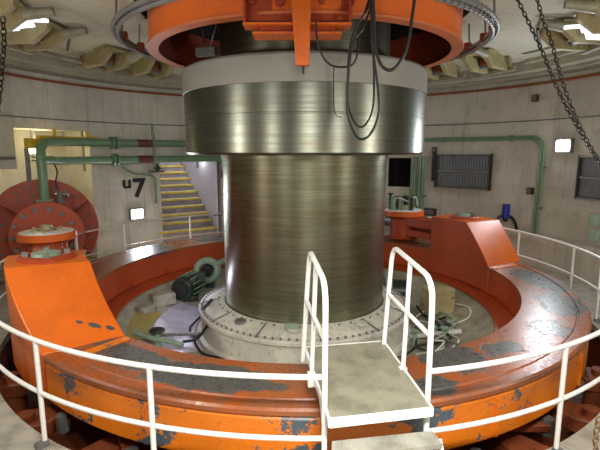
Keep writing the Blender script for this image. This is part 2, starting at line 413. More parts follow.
def hcz(r): 
    P = [(1.78, -.42), (2.3, -.36), (2.8, -.20), (2.97, -.06), (3.1, -.1)]
    for (a, b), (c, d) in zip(P, P[1:]):
        if a <= r <= c: return b + (d-b)*(r-a)/(c-a)
    return -.42

# ------------------------------------------------------------------ orange regulating ring
ring = thing('regulating_ring', 'large orange regulating ring with worn deck encircling the shaft', 'ring', (0, 0, -.02))
RI, RO, ZT = 3.33, 4.13, .50
MB().lathe([(RI, ZT-.05), (RI, ZT), (3.96, ZT), (3.97, ZT-.012), (3.995, ZT-.012), (4.0, ZT), (RO-.02, ZT), (RO, ZT-.02), (RO, ZT-.06), (RI, ZT-.05)], 200).build('deck', M['deck'], ring, smooth=30)
MB().lathe([(RI+.01, ZT-.02), (RI+.01, .02), (RI+.05, .0), (RI+.05, -.02)], 180).build('inner_wall', M['ringin'], ring)
MB().lathe([(RO-.012, ZT-.05), (RO-.03, ZT-.075), (RO-.012, ZT-.10), (RO-.012, .015), (RO-.03, 0), (RI+.05, 0)], 180).build('outer_wall', M['ringside'], ring)
MB().lathe([(3.02, -.03), (3.02, 0.0), (3.36, 0.0), (3.36, -.03)], 128, closed=True).build('inner_flange', M['ringin'], ring)
def block(prof, name, mat, r0=RI, r1=4.145, zlow=.015, split=None):
    """prof: (inner angle, outer angle, z) stations along the ring"""
    m = MB(); vs = []
    pts = []
    for i in range(len(prof)-1):
        (a0, b0, z0, q0), (a1, b1, z1, q1) = prof[i], prof[i+1]; n = 6
        for k in range(n + (i == len(prof)-2)):
            t = k/n; pts.append((a0+(a1-a0)*t, b0+(b1-b0)*t, z0+(z1-z0)*t, q0+(q1-q0)*t))
    for a, b, z, ro in pts:
        p, q = pol(r0, a), pol(ro, b); vs += [(p[0], p[1], zlow), (p[0], p[1], z), (q[0], q[1], z), (q[0], q[1], zlow)]
    fs = []
    for i in range(len(pts)-1):
        for k in range(4): fs.append((i*4+k, i*4+(k+1) % 4, i*4+4+(k+1) % 4, i*4+4+k))
    fs += [(0, 1, 2, 3), tuple(len(vs)-4+k for k in range(4))[::-1]]
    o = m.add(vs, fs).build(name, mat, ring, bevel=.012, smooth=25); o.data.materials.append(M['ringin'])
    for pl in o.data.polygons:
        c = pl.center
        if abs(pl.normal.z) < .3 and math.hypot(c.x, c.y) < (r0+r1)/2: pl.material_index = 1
    return o
block([(-127.8, -130.6, .50, 4.14), (-143.5, -146.6, 1.2, 4.23), (-157, -156.6, 1.2, 4.25)], 'wedge_block', M['block'])
block([(7.3, 11.9, .50, 4.18), (20.4, 20.6, 1.2, 4.16), (36, 36, 1.2, 4.16)], 'wedge_block', M['block'])
block([(36, 36, .50, 4.14), (36.2, 36.2, .50, 4.14)], 'slot_plate', M['ringin'])
# flat seam strip at the foot of each wedge, vertical ribs on the outer wall
for a in (-126.2, 5.2):
    p, q = pol(3.36, a, .505), pol(3.93, a + (0 if a < 0 else 3.6), .505); MB().beam(p, q, .10, .012).build('seam_strip', M['ringside'], ring)
for a in (-110, -66, -44):
    p = pol(RO+.0, a); MB().box((p[0], p[1], .21), (.035, .03, .36), R(a)).build('outer_rib', M['ringside'], ring)
# pin flanges on top of the blocks
def pin(x, y, z, r, parent, mat):
    f = MB().lathe([(0.01, z+.035), (r*.6, z+.035), (r*.62, z+.05), (r*.9, z+.05), (r, z+.03), (r, z)], 40, c=(x, y)).build('pin_flange', mat, parent)
    MB().lathe([(.01, z+.075), (r*.50, z+.075), (r*.54, z+.04)], 32, c=(x, y)).build('pin_cap', M['palegreen'], f, label='pale green pin cap')
    m = MB()
    for k in range(4): m.box((x + r*.72*math.cos(k*PI/2+.5), y + r*.72*math.sin(k*PI/2+.5), z+.07), (.07, .07, .06), k*PI/2+.5)
    m.build('pin_bolts', M['grey'], f, kind='stuff')
PL, PR = Vector((-3.31, -1.82)), Vector((3.30, 1.70))
pin(PL.x, PL.y, 1.2, .33, ring, M['redorange']); pin(PR.x, PR.y, 1.2, .28, ring, M['redorange'])

# ------------------------------------------------------------------ servomotors that turn the ring
def servo(P0, D, tc, t1, t2, r1, r2, z, label, sh=0.):
    D = Vector(D).normalized(); N = Vector((-D.y, D.x)); C0 = P0 + D*tc
    t = thing('servomotor', label, 'servomotor', (C0.x, C0.y, z-.3))
    def P(s, h): p = P0 + D*s; return (p.x, p.y, h)
    lk = MB().beam(P(.42, .97), P(tc, .97), .42, .20).build('link_plate', M['redorange'], t, bevel=.02)
    MB().beam(P(.44, .72), P(tc, .72), .38, .16).build('link_plate', M['redorange'], t, bevel=.02)
    ch = MB().lathe([(.01, 1.07), (.42, 1.07), (.46, 1.09), (.46, 1.19), (.44, 1.205), (.01, 1.205)], 48, c=(C0.x, C0.y)).build('crosshead', M['orange'], t)
    MB().lathe([(.01, 1.225), (.30, 1.225), (.415, 1.212), (.415, 1.20)], 40, c=(C0.x, C0.y)).build('top_plate', M['white'], ch, label='white top plate of the crosshead')
    m = MB().lathe([(.01, 1.32), (.09, 1.32), (.10, 1.24), (.16, 1.235), (.16, 1.21)], 20, c=(C0.x, C0.y))
    for k in range(6): m.cyl((C0.x+.24*math.cos(k), C0.y+.24*math.sin(k), 1.22), (C0.x+.24*math.cos(k), C0.y+.24*math.sin(k), 1.27), .03, 8)
    m.build('pin_nut', M['beige'], ch)
    MB().lathe([(.36, 1.08), (.30, 1.0), (.30, .60), (.36, .56)], 32, c=(C0.x, C0.y)).build('crosshead_neck', M['redorange'], t)
    MB().cyl(P(tc+.2, z), P(t1, z), .17, 24).build('piston_rod', M['grey'], t)
    cy = MB().cyl(P(t1, z), P(t2, z), r1*.86, 48).build('cylinder', M['redorange'], t)
    fl = MB().cyl(P(t1-.03, z), P(t1+.09, z), r1, 64).build('front_flange', M['redorange'], t, bevel=.01)
    P_ = P
    def P(s_, h): q_ = P_(s_, h); return (q_[0] + N.x*sh, q_[1] + N.y*sh, h)
    fb = MB().cyl(P(t2-.12, z), P(t2, z), r2, 96).build('wall_flange', M['redorange'], t, bevel=.01)
    def disc_bolts(s, rr, n, br, nm, par, ph=0):
        for k in range(n):
            a = 2*PI*(k+ph)/n; o = N*math.cos(a)*rr; h = z + math.sin(a)*rr
            p = P(s, h); q = P(s-.05, h); p = (p[0]+o.x, p[1]+o.y, h); q = (q[0]+o.x, q[1]+o.y, h)
            MB().tube([p, q], br, 8).build(nm, M['greydark'], par)
    disc_bolts(t1-.03, r1*.80, 14, .045, 'bolt', fl)
    disc_bolts(t2-.12, r2*.86, 24, .03, 'bolt', fb)
    disc_bolts(t2-.12, r2*.70, 16, .03, 'bolt', fb, .5)
    MB().cyl(P(t1-.10, z), P(t1-.02, z), r1*.42, 32).build('gland', M['redorange'], t)
    for k, aa in enumerate((35, 145, 215, 325)):       # gusset ribs between flange and wall flange
        a = R(aa); o = N*math.cos(a); hz = math.sin(a)
        def G(s, rad): p = P0 + D*s + o*rad; return (p.x, p.y, z + hz*rad)
        MB().add([G(t1+.1, r1*.8), G(t1+.1, r1*.97), G(t2-.1, r2*.97), G(t2-.1, r1*.8)], [(0, 1, 2, 3)]).build('gusset', M['redorange'], t)
    return t
SL = servo(PL, (-.48, .877), 2.2, 3.2, 4.15, .64, 1.02, .97, 'red-orange servomotor with bolted round flanges at the left wall', .06)
SR = servo(PR, (-.59, .807), 1.62, 2.75, 3.72, .60, .70, .93, 'red-orange servomotor half hidden behind the shaft on the right')
# clutter of valves on the right crosshead
v = thing('valve_cluster', 'dark green cluster of valves and fittings on the right crosshead', 'valves', (2.33, 3.02, 1.22))
for k in range(16):
    x, y = 2.33 + random.uniform(-.36, .36), 3.02 + random.uniform(-.3, .3); h = random.uniform(.12, .36)
    MB().cyl((x, y, 1.22), (x, y, 1.22+h), random.uniform(.025, .06), 8).build('valve_stem', M[random.choice(['darkgreen', 'frame', 'green', 'darkgreen', 'palegreen'])], v)
    if k % 2: MB().lathe([(.02, 1.22+h), (.07, 1.22+h), (.07, 1.25+h), (.02, 1.25+h)], 12, closed=True, c=(x, y)).build('handwheel', M[random.choice(['darkgreen', 'frame', 'green'])], v)
MB().tube(smoothpath([(2.0, 2.9, 1.3), (2.15, 2.8, 1.5), (2.4, 2.85, 1.42), (2.6, 3.0, 1.5), (2.68, 3.1, 1.3)]), .02, 6).build('hose', M['seal'], v)

# ------------------------------------------------------------------ wicket gate levers under the ring
lev = thing('gate_lever', 'rusty brown gate lever under the ring edge, below the walkway', 'lever', (4.2, 0, -.95), group='gate levers between ring and walkway')
MB().cyl((4.28, 0, -.95), (4.28, 0, -.28), .15, 20).build('stem', M['lever'], lev)
MB().prism([(3.75, -.10), (4.18, -.19), (4.40, -.14), (4.46, 0), (4.40, .14), (4.18, .19), (3.75, .10)], -.44, -.26).build('lever_arm', M['lever'], lev, bevel=.02)
MB().cyl((4.28, 0, -.26), (4.28, 0, -.19), .09, 12).build('stem_nut', M['lever'], lev)
MB().beam((3.80, 0, -.20), (4.05, .42, -.20), .14, .08).build('link', M['lever'], lev, bevel=.01)
MB().cyl((3.80, 0, -.30), (3.80, 0, -.12), .06, 10).build('pin', M['grey'], lev)
MB().cyl((4.05, .42, -.30), (4.05, .42, -.12), .06, 10).build('pin', M['grey'], lev)
LV = [(-149, 'first in from the left edge'), (-134, 'beside the leftmost railing post'), (-119, 'right of the leftmost railing post'), (-104, 'midway between left railing posts'),
      (-89, 'at the left foot of the footbridge'), (-74, 'at the right foot of the footbridge'), (-59, 'behind the right railing post'), (-44, 'right of the right railing post'), (-29, 'nearest the right edge')]
for k, (a, wh) in enumerate(LV):
    lb = 'rusty brown gate lever under the orange ring, ' + wh
    if k == 0: lev.rotation_euler = (0, 0, R(a)); lev.location = pol(4.2, a, -.95); lev['label'] = lb
    else: dup(lev, pol(4.2, a, -.95), R(a), lb)

# ------------------------------------------------------------------ white guard railing
rail = thing('guard_railing', 'white tubular guard railing curving round the walkway edge', 'railing', (0, 0, 0))
RR = 4.5
GAPS = [(-88.6, -78.8)]
runs = [(-78.8, 48), (76, 166), (190, 271.4)]
for a0, a1 in runs:
    n = int((a1-a0)/2.5)
    for z, nm, r in ((.975, 'top_rail', .021), (.50, 'middle_rail', .019)):
        pts = arc(RR, a0, a1, z, n)
        if nm == 'top_rail' and a0 == 76: pts = pts + [pol(RR, 166.4, .93), pol(RR, 166.6, .5)]
        MB().tube(pts, r*(.75 if a0 == 76 else 1), 10).build(nm, M['white' if a0 != 76 else 'seal'], rail)
for a in (-62, -42, -23, -12, -1, 18, 34, 48, 76, 92, 110, 128, 150, 166, 190, 206, 222, 239.2, 254.7):
    p = pol(RR, a); po = MB().cyl((p[0], p[1], .0), (p[0], p[1], .975), .021, 12).build('post', M['white'], rail)
    q = pol(RR+.03, a); MB().box((q[0], q[1], .03), (.10, .06, .05), R(a)).build('foot_clamp', M['grey'], po)

# ------------------------------------------------------------------ footbridge over the ring
br = thing('footbridge', 'small steel footbridge with white handrails crossing the orange ring', 'footbridge', (.45, -4.0, 0))
FL, FR_, BR_, BL_ = (.13, -4.66), (.87, -4.52), (.735, -3.36), (-.02, -3.50)
MB().prism([FL, FR_, BR_, BL_], .72, .75).build('platform_plate', M['bridge'], br)
def edge(p, q, nm, mat, z0=.69, z1=.757, t=.018):
    MB().beam((p[0], p[1], (z0+z1)/2), (q[0], q[1], (z0+z1)/2), t, z1-z0).build(nm, mat, br)
edge(FL, FR_, 'front_edge', M['white']); edge(FR_, BR_, 'side_edge', M['white'], z1=.752); edge(BR_, BL_, 'back_edge', M['white'], z1=.752); edge(BL_, FL, 'side_edge', M['white'], z1=.752)
for z, y0 in ((.535, -4.50), (.28, -4.76)):
    MB().prism([(.135, y0-.26), (.925, y0-.11), (.895, y0+.04), (.155, y0-.08)], z-.035, z).build('tread', M['tread'], br)
for x, y in ((.12, -4.68), (.92, -4.54)):
    MB().beam((x, y+.02, .50), (x+.02, y-.40, .05), .02, .12).build('stringer', M['white'], br)
def handrail(near, far, ztn, ztf, mid, mr, lean=.05):
    n, f = Vector(near), Vector(far); d = (f-n).normalized(); L = (f-n).length
    def P(s, z): p = n + d*s; return (p.x + lean*(s/L)*max(0, z-.7), p.y, z)
    pts = [P(0, 0.0), P(0, .6), P(0, 1.2), P(0, ztn-.22)] + [P(.16-.16*math.cos(t), ztn-.16+.16*math.sin(t)) for t in (R(20), R(45), R(70), R(90))]
    pts += [P(L*.5, (ztn+ztf)/2)] + [P(L-.12+.12*math.sin(t), ztf-.12+.12*math.cos(t)) for t in (R(0), R(30), R(60), R(90))] + [P(L, ztf-.4), P(L, .66)]
    h = MB().tube(pts, .021, 12).build('handrail', M['white'], br)
    MB().cyl(P(mid, .66), P(mid, ztn + (ztf-ztn)*mid/L), .019, 10).build('upright', M['white'], h)
    MB().cyl(P(0, mr), P(L, mr), .018, 10).build('middle_bar', M['white'], h)
    MB().box(P(mid, .70), (.05, .06, .12), math.atan2(d.y, d.x)).build('bracket', M['white'], h)
handrail((.105, -4.5), (-.045, -3.6), 1.66, 1.69, .50, 1.24, .06)
handrail((.865, -4.41), (.72, -3.42), 1.66, 1.69, .50, 1.24, .06)
MB().add([(.10, -4.48, .72), (.07, -4.2, .72), (.10, -4.48, .45), (.12, -4.48, .72), (.09, -4.2, .72), (.12, -4.48, .45)], [(0,1,2), (3,5,4), (0,3,4,1), (1,4,5,2), (2,5,3,0)]).build('gusset', M['white'], br)

# ------------------------------------------------------------------ orange ring, conduit ring and bracket overhead
og = thing('overhead_ring', 'orange flanged ring hanging overhead around the upper shaft', 'ring', (0, 0, 4.0))
MB().lathe([(2.20, 4.0), (2.36, 4.0), (2.36, 4.03), (2.30, 4.03)], 160).build('bottom_flange', M['pinkflange'], og)
MB().lathe([(2.33, 4.02), (2.33, 4.58)], 160).build('outer_band', M['orange'], og)
MB().lathe([(2.21, 4.0), (2.30, 4.04), (2.30, 4.62)], 160).build('inner_band', M['redorange'], og)
for k in range(30):
    a = k*12+4; p, q = pol(2.34, a, 4.42), pol(2.37, a, 4.42); MB().cyl(p, q, .022, 8).build('bolt', M['frame'], og)
MB().box((-.10, -2.28, 4.22), (1.10, .04, .66)).build('box_back', M['redorange'], og)
for x in (-.66, .46): MB().box((x, -2.30, 4.20), (.025, .20, .66)).build('box_side', M['redorange'], og)
MB().box((-.10, -2.30, 3.88), (1.15, .24, .022)).build('box_flange', M['orange'], og)
MB().box((-.10, -2.22, 3.80), (.96, .30, .022)).build('box_flange', M['orange'], og)
MB().box((-.10, -2.20, 3.85), (.80, .20, .10)).build('box_web', M['redorange'], og)
for k in range(9):
    x = -.58 + k*.125 + .02*(k % 3)
    if -.25 < x < .1: continue
    MB().cyl((x, -2.36, 4.12 + .07*(k % 2)), (x, -2.29, 4.12 + .07*(k % 2)), .03 + .01*(k % 3), 10).build('fitting', M['dark' if k % 2 else 'redclamp'], og)
m = MB()
m.add([(-.19, -2.36, 4.5), (.055, -2.36, 4.5), (.03, -2.36, 3.45), (-.115, -2.36, 3.45), (-.19, -2.46, 4.5), (.055, -2.46, 4.5), (.03, -2.46, 3.45), (-.115, -2.46, 3.45)],
      [(0,1,2,3), (4,5,6,7), (0,1,5,4), (1,2,6,5), (2,3,7,6), (3,0,4,7)])
arm = m.build('hanging_arm', M['orange'], og, bevel=.008)
MB().cyl((-.035, -2.41, 3.37), (-.035, -2.41, 3.46), .012, 8).build('arm_bolt', M['frame'], arm)
jb = thing('junction_box', 'grey junction box inside the left of the overhead orange ring', 'box', (-1.64, .5, 4.05))
MB().box((-1.64, .5, 4.19), (.36, .12, .14), R(-18)).build('box_body', M['greydark'], jb, bevel=.01)
MB().tube(smoothpath([(-1.56, .45, 4.25), (-1.50, .35, 4.38), (-1.42, .3, 4.6)]), .012, 6).build('wire', M['grey'], jb)
MB().tube([(-1.68, .52, 4.25), (-1.72, .6, 4.7)], .02, 6).build('hanger', M['greydark'], jb)
cr = thing('conduit_ring', 'grey cable conduit ring hung around the overhead orange ring', 'conduit', (0, 0, 4.1))
for j, (r, z) in enumerate(((2.73, 4.15), (2.79, 4.19), (2.72, 4.22))):
    MB().tube(arc(r, 0, 360, z, 120)[:-1], .030, 8, closed=True).build('cable', M['greydark'], cr)
m = MB()
for k in range(150):
    a = -180 + k*2.4
    if -75 < a < -28: m.tube(arc(0, 0, 0, 0, 1) if False else [pol(2.75 + .062*math.cos(t), a, 4.185 + .062*math.sin(t)) for t in [2*PI*q/8 for q in range(8)]], .006, 4, closed=True)
m.build('tie_wraps', M['grey'], cr, kind='stuff')
for a in (-5, 8, 25, 155, 172, 187, 205, 235, 305, 340, 60, 120):
    p = pol(2.72, a, 4.25); c = MB().box(p, (.10, .09, .12), R(a)).build('clamp', M['redclamp'], cr, bevel=.01)
    MB().beam(pol(2.75, a, 4.25), pol(2.72, a, 4.6), .03, .02, up=(1, 0, 0)).build('hanger', M['greydark'], c)

# black cables looped in front of the overhead ring
def cable(name, pts, r, label, cat='cable'):
    o = MB().tube(smoothpath(pts, 8), r, 8).build(name, M['black'], None); return tag(o, label, cat)
def scr(px, py, Y):     # a point of the pit seen at this pixel, at world depth Y
    F = 455.4; P_ = R(9.22); x = (px-300)/F; y = (225-py)/F
    c, s = math.cos(P_), math.sin(P_); d = Vector((x, c + y*s, -s + y*c)); t = (Y + 7.5)/d.y
    return tuple(Vector((-.0705, -7.5, 2.55)) + d*t)
Yc = -2.62
cable('hanging_cable', [scr(*p, Yc) for p in ((375, -12), (368, 8), (356, 28), (350, 48), (348, 75), (347, 105), (349, 120), (357, 137), (366, 138), (374, 128), (379, 110), (377, 80), (372, 45), (372, 15), (374, -12))], .013, 'longest black cable loop hanging in front of the pale collar band')
cable('hanging_cable', [scr(*p, Yc+.05) for p in ((378, -12), (370, 10), (362, 30), (354, 40), (350, 60), (348, 90), (350, 112), (358, 126), (366, 124), (373, 108), (374, 80), (373, 50), (371, 10))], .011, 'shorter inner black cable loop nested in the longest one')
cable('hanging_cable', [scr(*p, Yc+.08) for p in ((316, 22), (317, 38), (322, 55), (331, 65), (344, 67), (354, 63), (358, 50), (358, 35), (364, 15), (372, -10))], .011, 'thin black cable dipping between orange arm and cable bundle')
cable('hanging_cable', [scr(*p, Yc-.08) for p in ((373, -12), (374, 20), (375, 45), (380, 63), (388, 70), (396, 67), (404, 55), (409, 38), (412, 18), (416, -12))], .017, 'thick black cable loop at the right of the cable bundle')
cable('hanging_cable', [scr(*p, -1.96) for p in ((334, 66), (333.5, 90), (334, 108), (337, 116), (342, 117))], .006, 'thin dark wire hanging down the collar left of the loops')

# ------------------------------------------------------------------ beige brackets under the ceiling
def bracket(label):
    t = thing('ceiling_bracket', label, 'bracket', (0, 0, 0))
    ribs = []
    for s in (-1, 1):
        m = MB()
        poly = [(-.46, 0), (.42, 0), (.42, -.30), (.30, -.34), (-.20, -.32), (-.46, -.12)]
        y0, y1 = s*.30, s*.19
        m.add([(x, y0, z) for x, z in poly] + [(x, y1, z) for x, z in poly], [tuple(range(6)), tuple(range(6, 12))[::-1]] + [(i, (i+1) % 6, 6+(i+1) % 6, 6+i) for i in range(6)])
        m.build('cheek', M['beige'], t, bevel=.01)
    MB().box((.36, 0, -.14), (.06, .5, .26)).build('back_web', M['beige'], t)
    MB().box((0, 0, -.02), (.95, .75, .03)).build('base_plate', M['beige'], t)
    MB().cyl((.05, -.24, -.20), (.05, .24, -.20), .075, 16).build('pin', M['greydark'], t)
    MB().box((.02, 0, -.12), (.30, .16, .22)).build('lug', M['lever'], t)
    MB().beam((.30, -.45, -.32), (.44, .45, -.32), .10, .07).build('shelf', M['cream'], t)
    MB().tube([(-.40, -.24, -.08), (-.80, -.24, -.03)], [.09, .06], 12).build('finger', M['cream'], t)
    return t
BL = [(137, 'beige ceiling bracket beside the overhead ring at the left rear'), (151, 'beige ceiling bracket above the left pipes, left of the rear one'),
      (176, 'beige ceiling bracket nearest the top left corner'), (192, 'beige ceiling bracket cut by the top left of the picture'),
      (47, 'beige ceiling bracket beside the overhead ring at the right rear'), (33, 'beige ceiling bracket left of the hanging chains'),
      (4, 'beige ceiling bracket right of the hanging chains'), (-10, 'beige ceiling bracket at the top right edge of the picture')]
proto = None
for i, (a, lb) in enumerate(BL):
    r = 4.62 if abs(a-90) < 75 else 4.45
    if proto is None: proto = bracket(lb); proto['group'] = 'beige brackets around the ceiling'; proto.location = pol(r, a, 4.56); proto.rotation_euler = (0, 0, R(a))
    else: dup(proto, pol(r, a, 4.56), R(a), lb)
tag(MB().tube(arc(4.95, 155, 175, 4.33, 8), .05, 10).build('ceiling_tube', M['cream']), 'cream tube under the ceiling at the left', 'tube')
tag(MB().tube(arc(4.95, 5, 25, 4.33, 8), .05, 10).build('ceiling_tube', M['cream']), 'cream tube under the ceiling behind the chains', 'tube')
tag(MB().cyl(pol(4.5, 164, 4.38), pol(3.9, 173, 4.55), .025, 8).build('tie_rod', M['frame']), 'dark tie rod under the ceiling at the left', 'rod')
tag(MB().cyl(pol(4.5, 16, 4.38), pol(3.9, 7, 4.55), .025, 8).build('tie_rod', M['frame']), 'dark tie rod under the ceiling behind the chains', 'rod')
def ceil_lamp(loc, rz, label):
    t = thing('ceiling_lamp', label, 'lamp', loc)
    x, y, z = loc
    def W(a, b, c): p = Matrix.Rotation(rz, 3, 'Z') @ Vector((a, b, c)); return (x+p.x, y+p.y, z+p.z)
    m = MB(); rm = Matrix.Rotation(rz, 3, 'Z') @ Matrix.Rotation(R(-25), 3, 'X')
    MB().box(W(0, 0, 0), (.30, .04, .16), mat=rm).build('lamp_plate', M['whitelamp'], t)
    MB().box(W(.18, .1, -.07), (.30, .04, .14), mat=rm).build('lamp_plate', M['whitelamp'], t)
    MB().beam(W(-.15, 0, .02), W(-.42, 0, -.01), .05, .05).build('lamp_arm', M['whitelamp'], t)
    MB().cyl(W(0, .04, .05), W(0, .08, .40), .02, 8).build('hanger', M['greydark'], t)
ceil_lamp(scr(590, 28, -.35), R(10), 'white lit lamp plates at the top right by the bracket')
ceil_lamp(scr(24, 22, -.35), R(165), 'white lit lamp at the top left among beige brackets')

# ------------------------------------------------------------------ pipes, conduits and wall fittings
def flange(m, c, d, r=.15, t=.05):
    c = Vector(c); d = Vector(d).normalized(); m.cyl(c-d*t, c+d*t, r, 20); return m
gp = thing('green_pipework', 'pair of thick green pipes along the left back wall', 'pipes', (-5.05, 1.35, 1.5))
up = [(-5.05, 1.35, 1.55), (-5.05, 1.35, 2.45), (-5.06, 1.38, 2.60), (-5.05, 1.50, 2.71), (-4.98, 1.75, 2.74)] + arc(5.55, 158, 100, 2.74, 24)
MB().tube(up, .088, 14).build('upper_pipe', M['green'], gp)
MB().tube([(-5.05, 1.35, 2.38), (-5.04, 1.7, 2.37)] + arc(5.55, 158, 100, 2.35, 24), .085, 14).build('lower_pipe', M['green'], gp)
m = MB(); flange(m, (-5.05, 1.35, 2.44), (0, 0, 1), .16, .018); m.build('flange', M['green'], gp)
m = MB(); flange(m, (-5.05, 1.35, 2.375), (0, 0, 1), .16, .018); m.build('flange', M['green'], gp)
m = MB(); flange(m, (-5.05, 1.35, 1.585), (0, 0, 1), .16, .03); m.build('flange', M['palegreen'], gp)
for a in (143.6, 142.6):
    for z in (2.74, 2.35):
        p, q = Vector(pol(5.55, a, z)), Vector(pol(5.55, a-1, z)); m = MB(); flange(m, p, q-p, .145, .022); m.build('flange', M['green'], gp)
for z in (2.74, 2.35):
    MB().tube(arc(5.55, 137, 133, z, 4), .093, 14).build('colour_band', M['redbrown'], gp, label='red-brown colour band')
for a in (150, 131.5, 120):
    for z in (2.54,):
        MB().beam(pol(5.70, a, 2.1), pol(5.70, a, 3.0), .05, .04, up=(1, 0, 0)).build('pipe_support', M['grey'], gp)
tag(MB().tube(smoothpath([pol(5.60, 141.5, 2.25), pol(5.70, 140.5, 2.18), pol(5.75, 137.5, 2.02), pol(5.80, 133.5, 1.96), pol(5.83, 131.7, 1.90), pol(5.84, 131.2, 1.75), pol(5.84, 131.2, 1.2)], 6), .028, 8).build('drain_pipe', M['green']), 'thin green drain pipe bending down beside the stair opening', 'pipe')
vv = thing('small_valve', 'small dark valve beside the stair opening under the green pipes', 'valve', pol(5.75, 130.9, 1.98))
MB().cyl(pol(5.78, 133, 2.03), pol(5.78, 128.8, 2.03), .035, 10).build('valve_body', M['grey'], vv)
MB().cyl(pol(5.70, 131, 2.03), pol(5.70, 131, 2.22), .03, 8).build('valve_stem', M['frame'], vv)
MB().cyl(pol(5.6, 131, 2.12), pol(5.85, 131, 2.12), .05, 10).build('valve_wheel', M['frame'], vv)
tag(MB().cyl(pol(5.82, 131.4, 2.2), pol(5.82, 131.4, 3.22), .022, 8).build('vertical_conduit', M['green']), 'thin vertical conduit rising above the stair opening', 'conduit')
tag(MB().cyl(pol(5.3, 160.6, .7), pol(5.3, 160.6, 2.5), .0, 3).build('x', M['grey']), '', '') if False else None
ac = thing('yellow_actuator', 'yellow actuator box at the end of a yellow pipe, upper left wall', 'actuator', pol(5.65, 163, 2.6))
p = pol(5.62, 162, 2.70); MB().box(p, (.16, .42, .20), R(162)).build('actuator_box', M['yellow'], ac, bevel=.015)
MB().cyl(pol(5.52, 161.4, 2.70), pol(5.62, 161.4, 2.70), .05, 14).build('dial', M['white'], ac)
MB().tube(arc(5.66, 161, 146, 2.82, 8), .045, 10).build('yellow_pipe', M['yellow'], ac)
for a in (157, 149): MB().beam(pol(5.66, a, 2.75), pol(5.66, a, 3.0), .06, .04, up=(1, 0, 0)).build('hanger', M['yellow'], ac)
tag(MB().cyl(pol(5.72, 163.4, .0), pol(5.72, 163.4, 2.6), .045, 10).build('support_post', M['grey']), 'grey vertical post under the yellow actuator box', 'post')
tag(MB().tube(smoothpath([(-4.86, 1.45, 2.3), (-4.80, 1.42, 2.15), (-4.82, 1.38, 1.95), (-4.78, 1.4, 1.75)]), .014, 6).build('sensor_cable', M['black']), 'short black sensor cable beside the vertical green pipe', 'cable')
gv = thing('gauge_valve', 'small grey gauge valve on top of the servomotor, right of green pipe', 'valve', (-4.78, 1.4, 1.5))
MB().cyl((-4.78, 1.4, 1.5), (-4.78, 1.4, 1.78), .05, 10).build('valve_body', M['greydark'], gv); MB().cyl((-4.86, 1.4, 1.70), (-4.62, 1.42, 1.70), .035, 8).build('valve_arm', M['grey'], gv)

# red-brown pipe and thin conduits round the wall
tag(MB().tube(arc(5.84, -70, 250, 4.0, 110), .028, 8).build('wall_pipe', M['redpipe']), 'thin red-brown pipe running round the top of the wall', 'pipe')
tag(MB().tube(arc(5.87, -70, 250, 3.22, 110), .013, 6).build('wall_conduit', M['greydark']), 'thin dark conduit along the wall below the red-brown pipe', 'conduit')
tag(MB().tube(arc(5.86, 165, 200, 2.42, 10), .03, 6).build('wall_conduit', M['grey']), 'grey conduit on the left wall beyond the recess', 'conduit')
# green conduit on the right wall
rc = thing('green_conduit', 'green conduit running along and down the right wall', 'conduit', pol(5.84, 26, .75))
for d in (0, 1):
    az = 26.6 - d*.75; zt = 2.82 + d*.05
    path = arc(5.83, 56, az+3, zt, 14) + [pol(5.83, az + 3 - 3*math.sin(t), zt - .3 + .3*math.cos(t)) for t in (R(15), R(35), R(55), R(75), R(90))] + [pol(5.83, az+.15, 1.7), pol(5.83, az+.3, .72)]
    MB().tube(path, .024 if d else .03, 8).build('conduit', M['green'], rc)
for a, z in ((51, 2.84), (34, 2.84)):
    MB().box(pol(5.84, a, z), (.05, .06, .14), R(a)).build('saddle', M['greydark'], rc)
for z in (2.2, 1.3): MB().box(pol(5.84, 26.1, z), (.05, .16, .05), R(26)).build('saddle', M['greydark'], rc)
# green vertical pipes beside the dark opening
gv2 = thing('green_riser_pipes', 'cluster of pale green vertical pipes beside the dark opening', 'pipes', pol(5.75, 57, .7))
for a, r, z1 in ((58.9, .03, 2.40), (58.2, .03, 2.42), (57.0, .055, 2.40), (56.1, .035, 2.44), (55.5, .03, 2.40)):
    MB().cyl(pol(5.78, a, .72), pol(5.78, a, z1), r, 10).build('riser', M['palegreen' if r < .05 else 'green'], gv2)
MB().box(pol(5.78, 57, 1.35), (.06, .42, .05), R(57)).build('clamp_bar', M['grey'], gv2)
# louvre vents
def vent(a0, a1, z0, z1, label):
    am = (a0+a1)/2; t = thing('wall_vent', label, 'vent', pol(5.86, am, z0), group='louvre vents on the right wall')
    c = Vector(pol(5.87, am)); wd = 2*5.87*math.sin(R(a1-a0)/2); zc = (z0+z1)/2; h = z1-z0
    n = Vector(pol(1, am)); tn = Vector((-n.y, n.x))
    def W(u, v_, z): p = c - n*v_ + tn*u; return (p.x, p.y, z)
    MB().box(W(0, .0, zc), (.03, wd, h), R(am)).build('back_plate', M['frame'], t)
    for u in (-wd/2, wd/2): MB().box(W(u, .05, zc), (.10, .05, h+.05), R(am)).build('frame_bar', M['frame'], t)
    for z in (z0, z1): MB().box(W(0, .05, z), (.10, wd, .035), R(am)).build('frame_bar', M['grey'], t)
    MB().box(W(0, .06, zc), (.05, wd-.06, .045), R(am)).build('middle_bar', M['grey'], t)
    n_ = 20
    for half in (0, 1):
        za, zb = (z0+.03, zc-.03) if half == 0 else (zc+.03, z1-.03)
        for k in range(n_):
            u = -wd/2 + wd*(k+.5)/n_; MB().box(W(u, .045, (za+zb)/2), (.02, wd/n_*.8, zb-za), R(am)).build('slat', M['bluegrey'], t)
vent(38.7, 52.6, 1.62, 2.46, 'framed grey louvre vent on the right wall above the orange block')
vent(7.5, 17.3, 1.62, 2.44, 'framed grey louvre vent cut by the right edge of the picture')
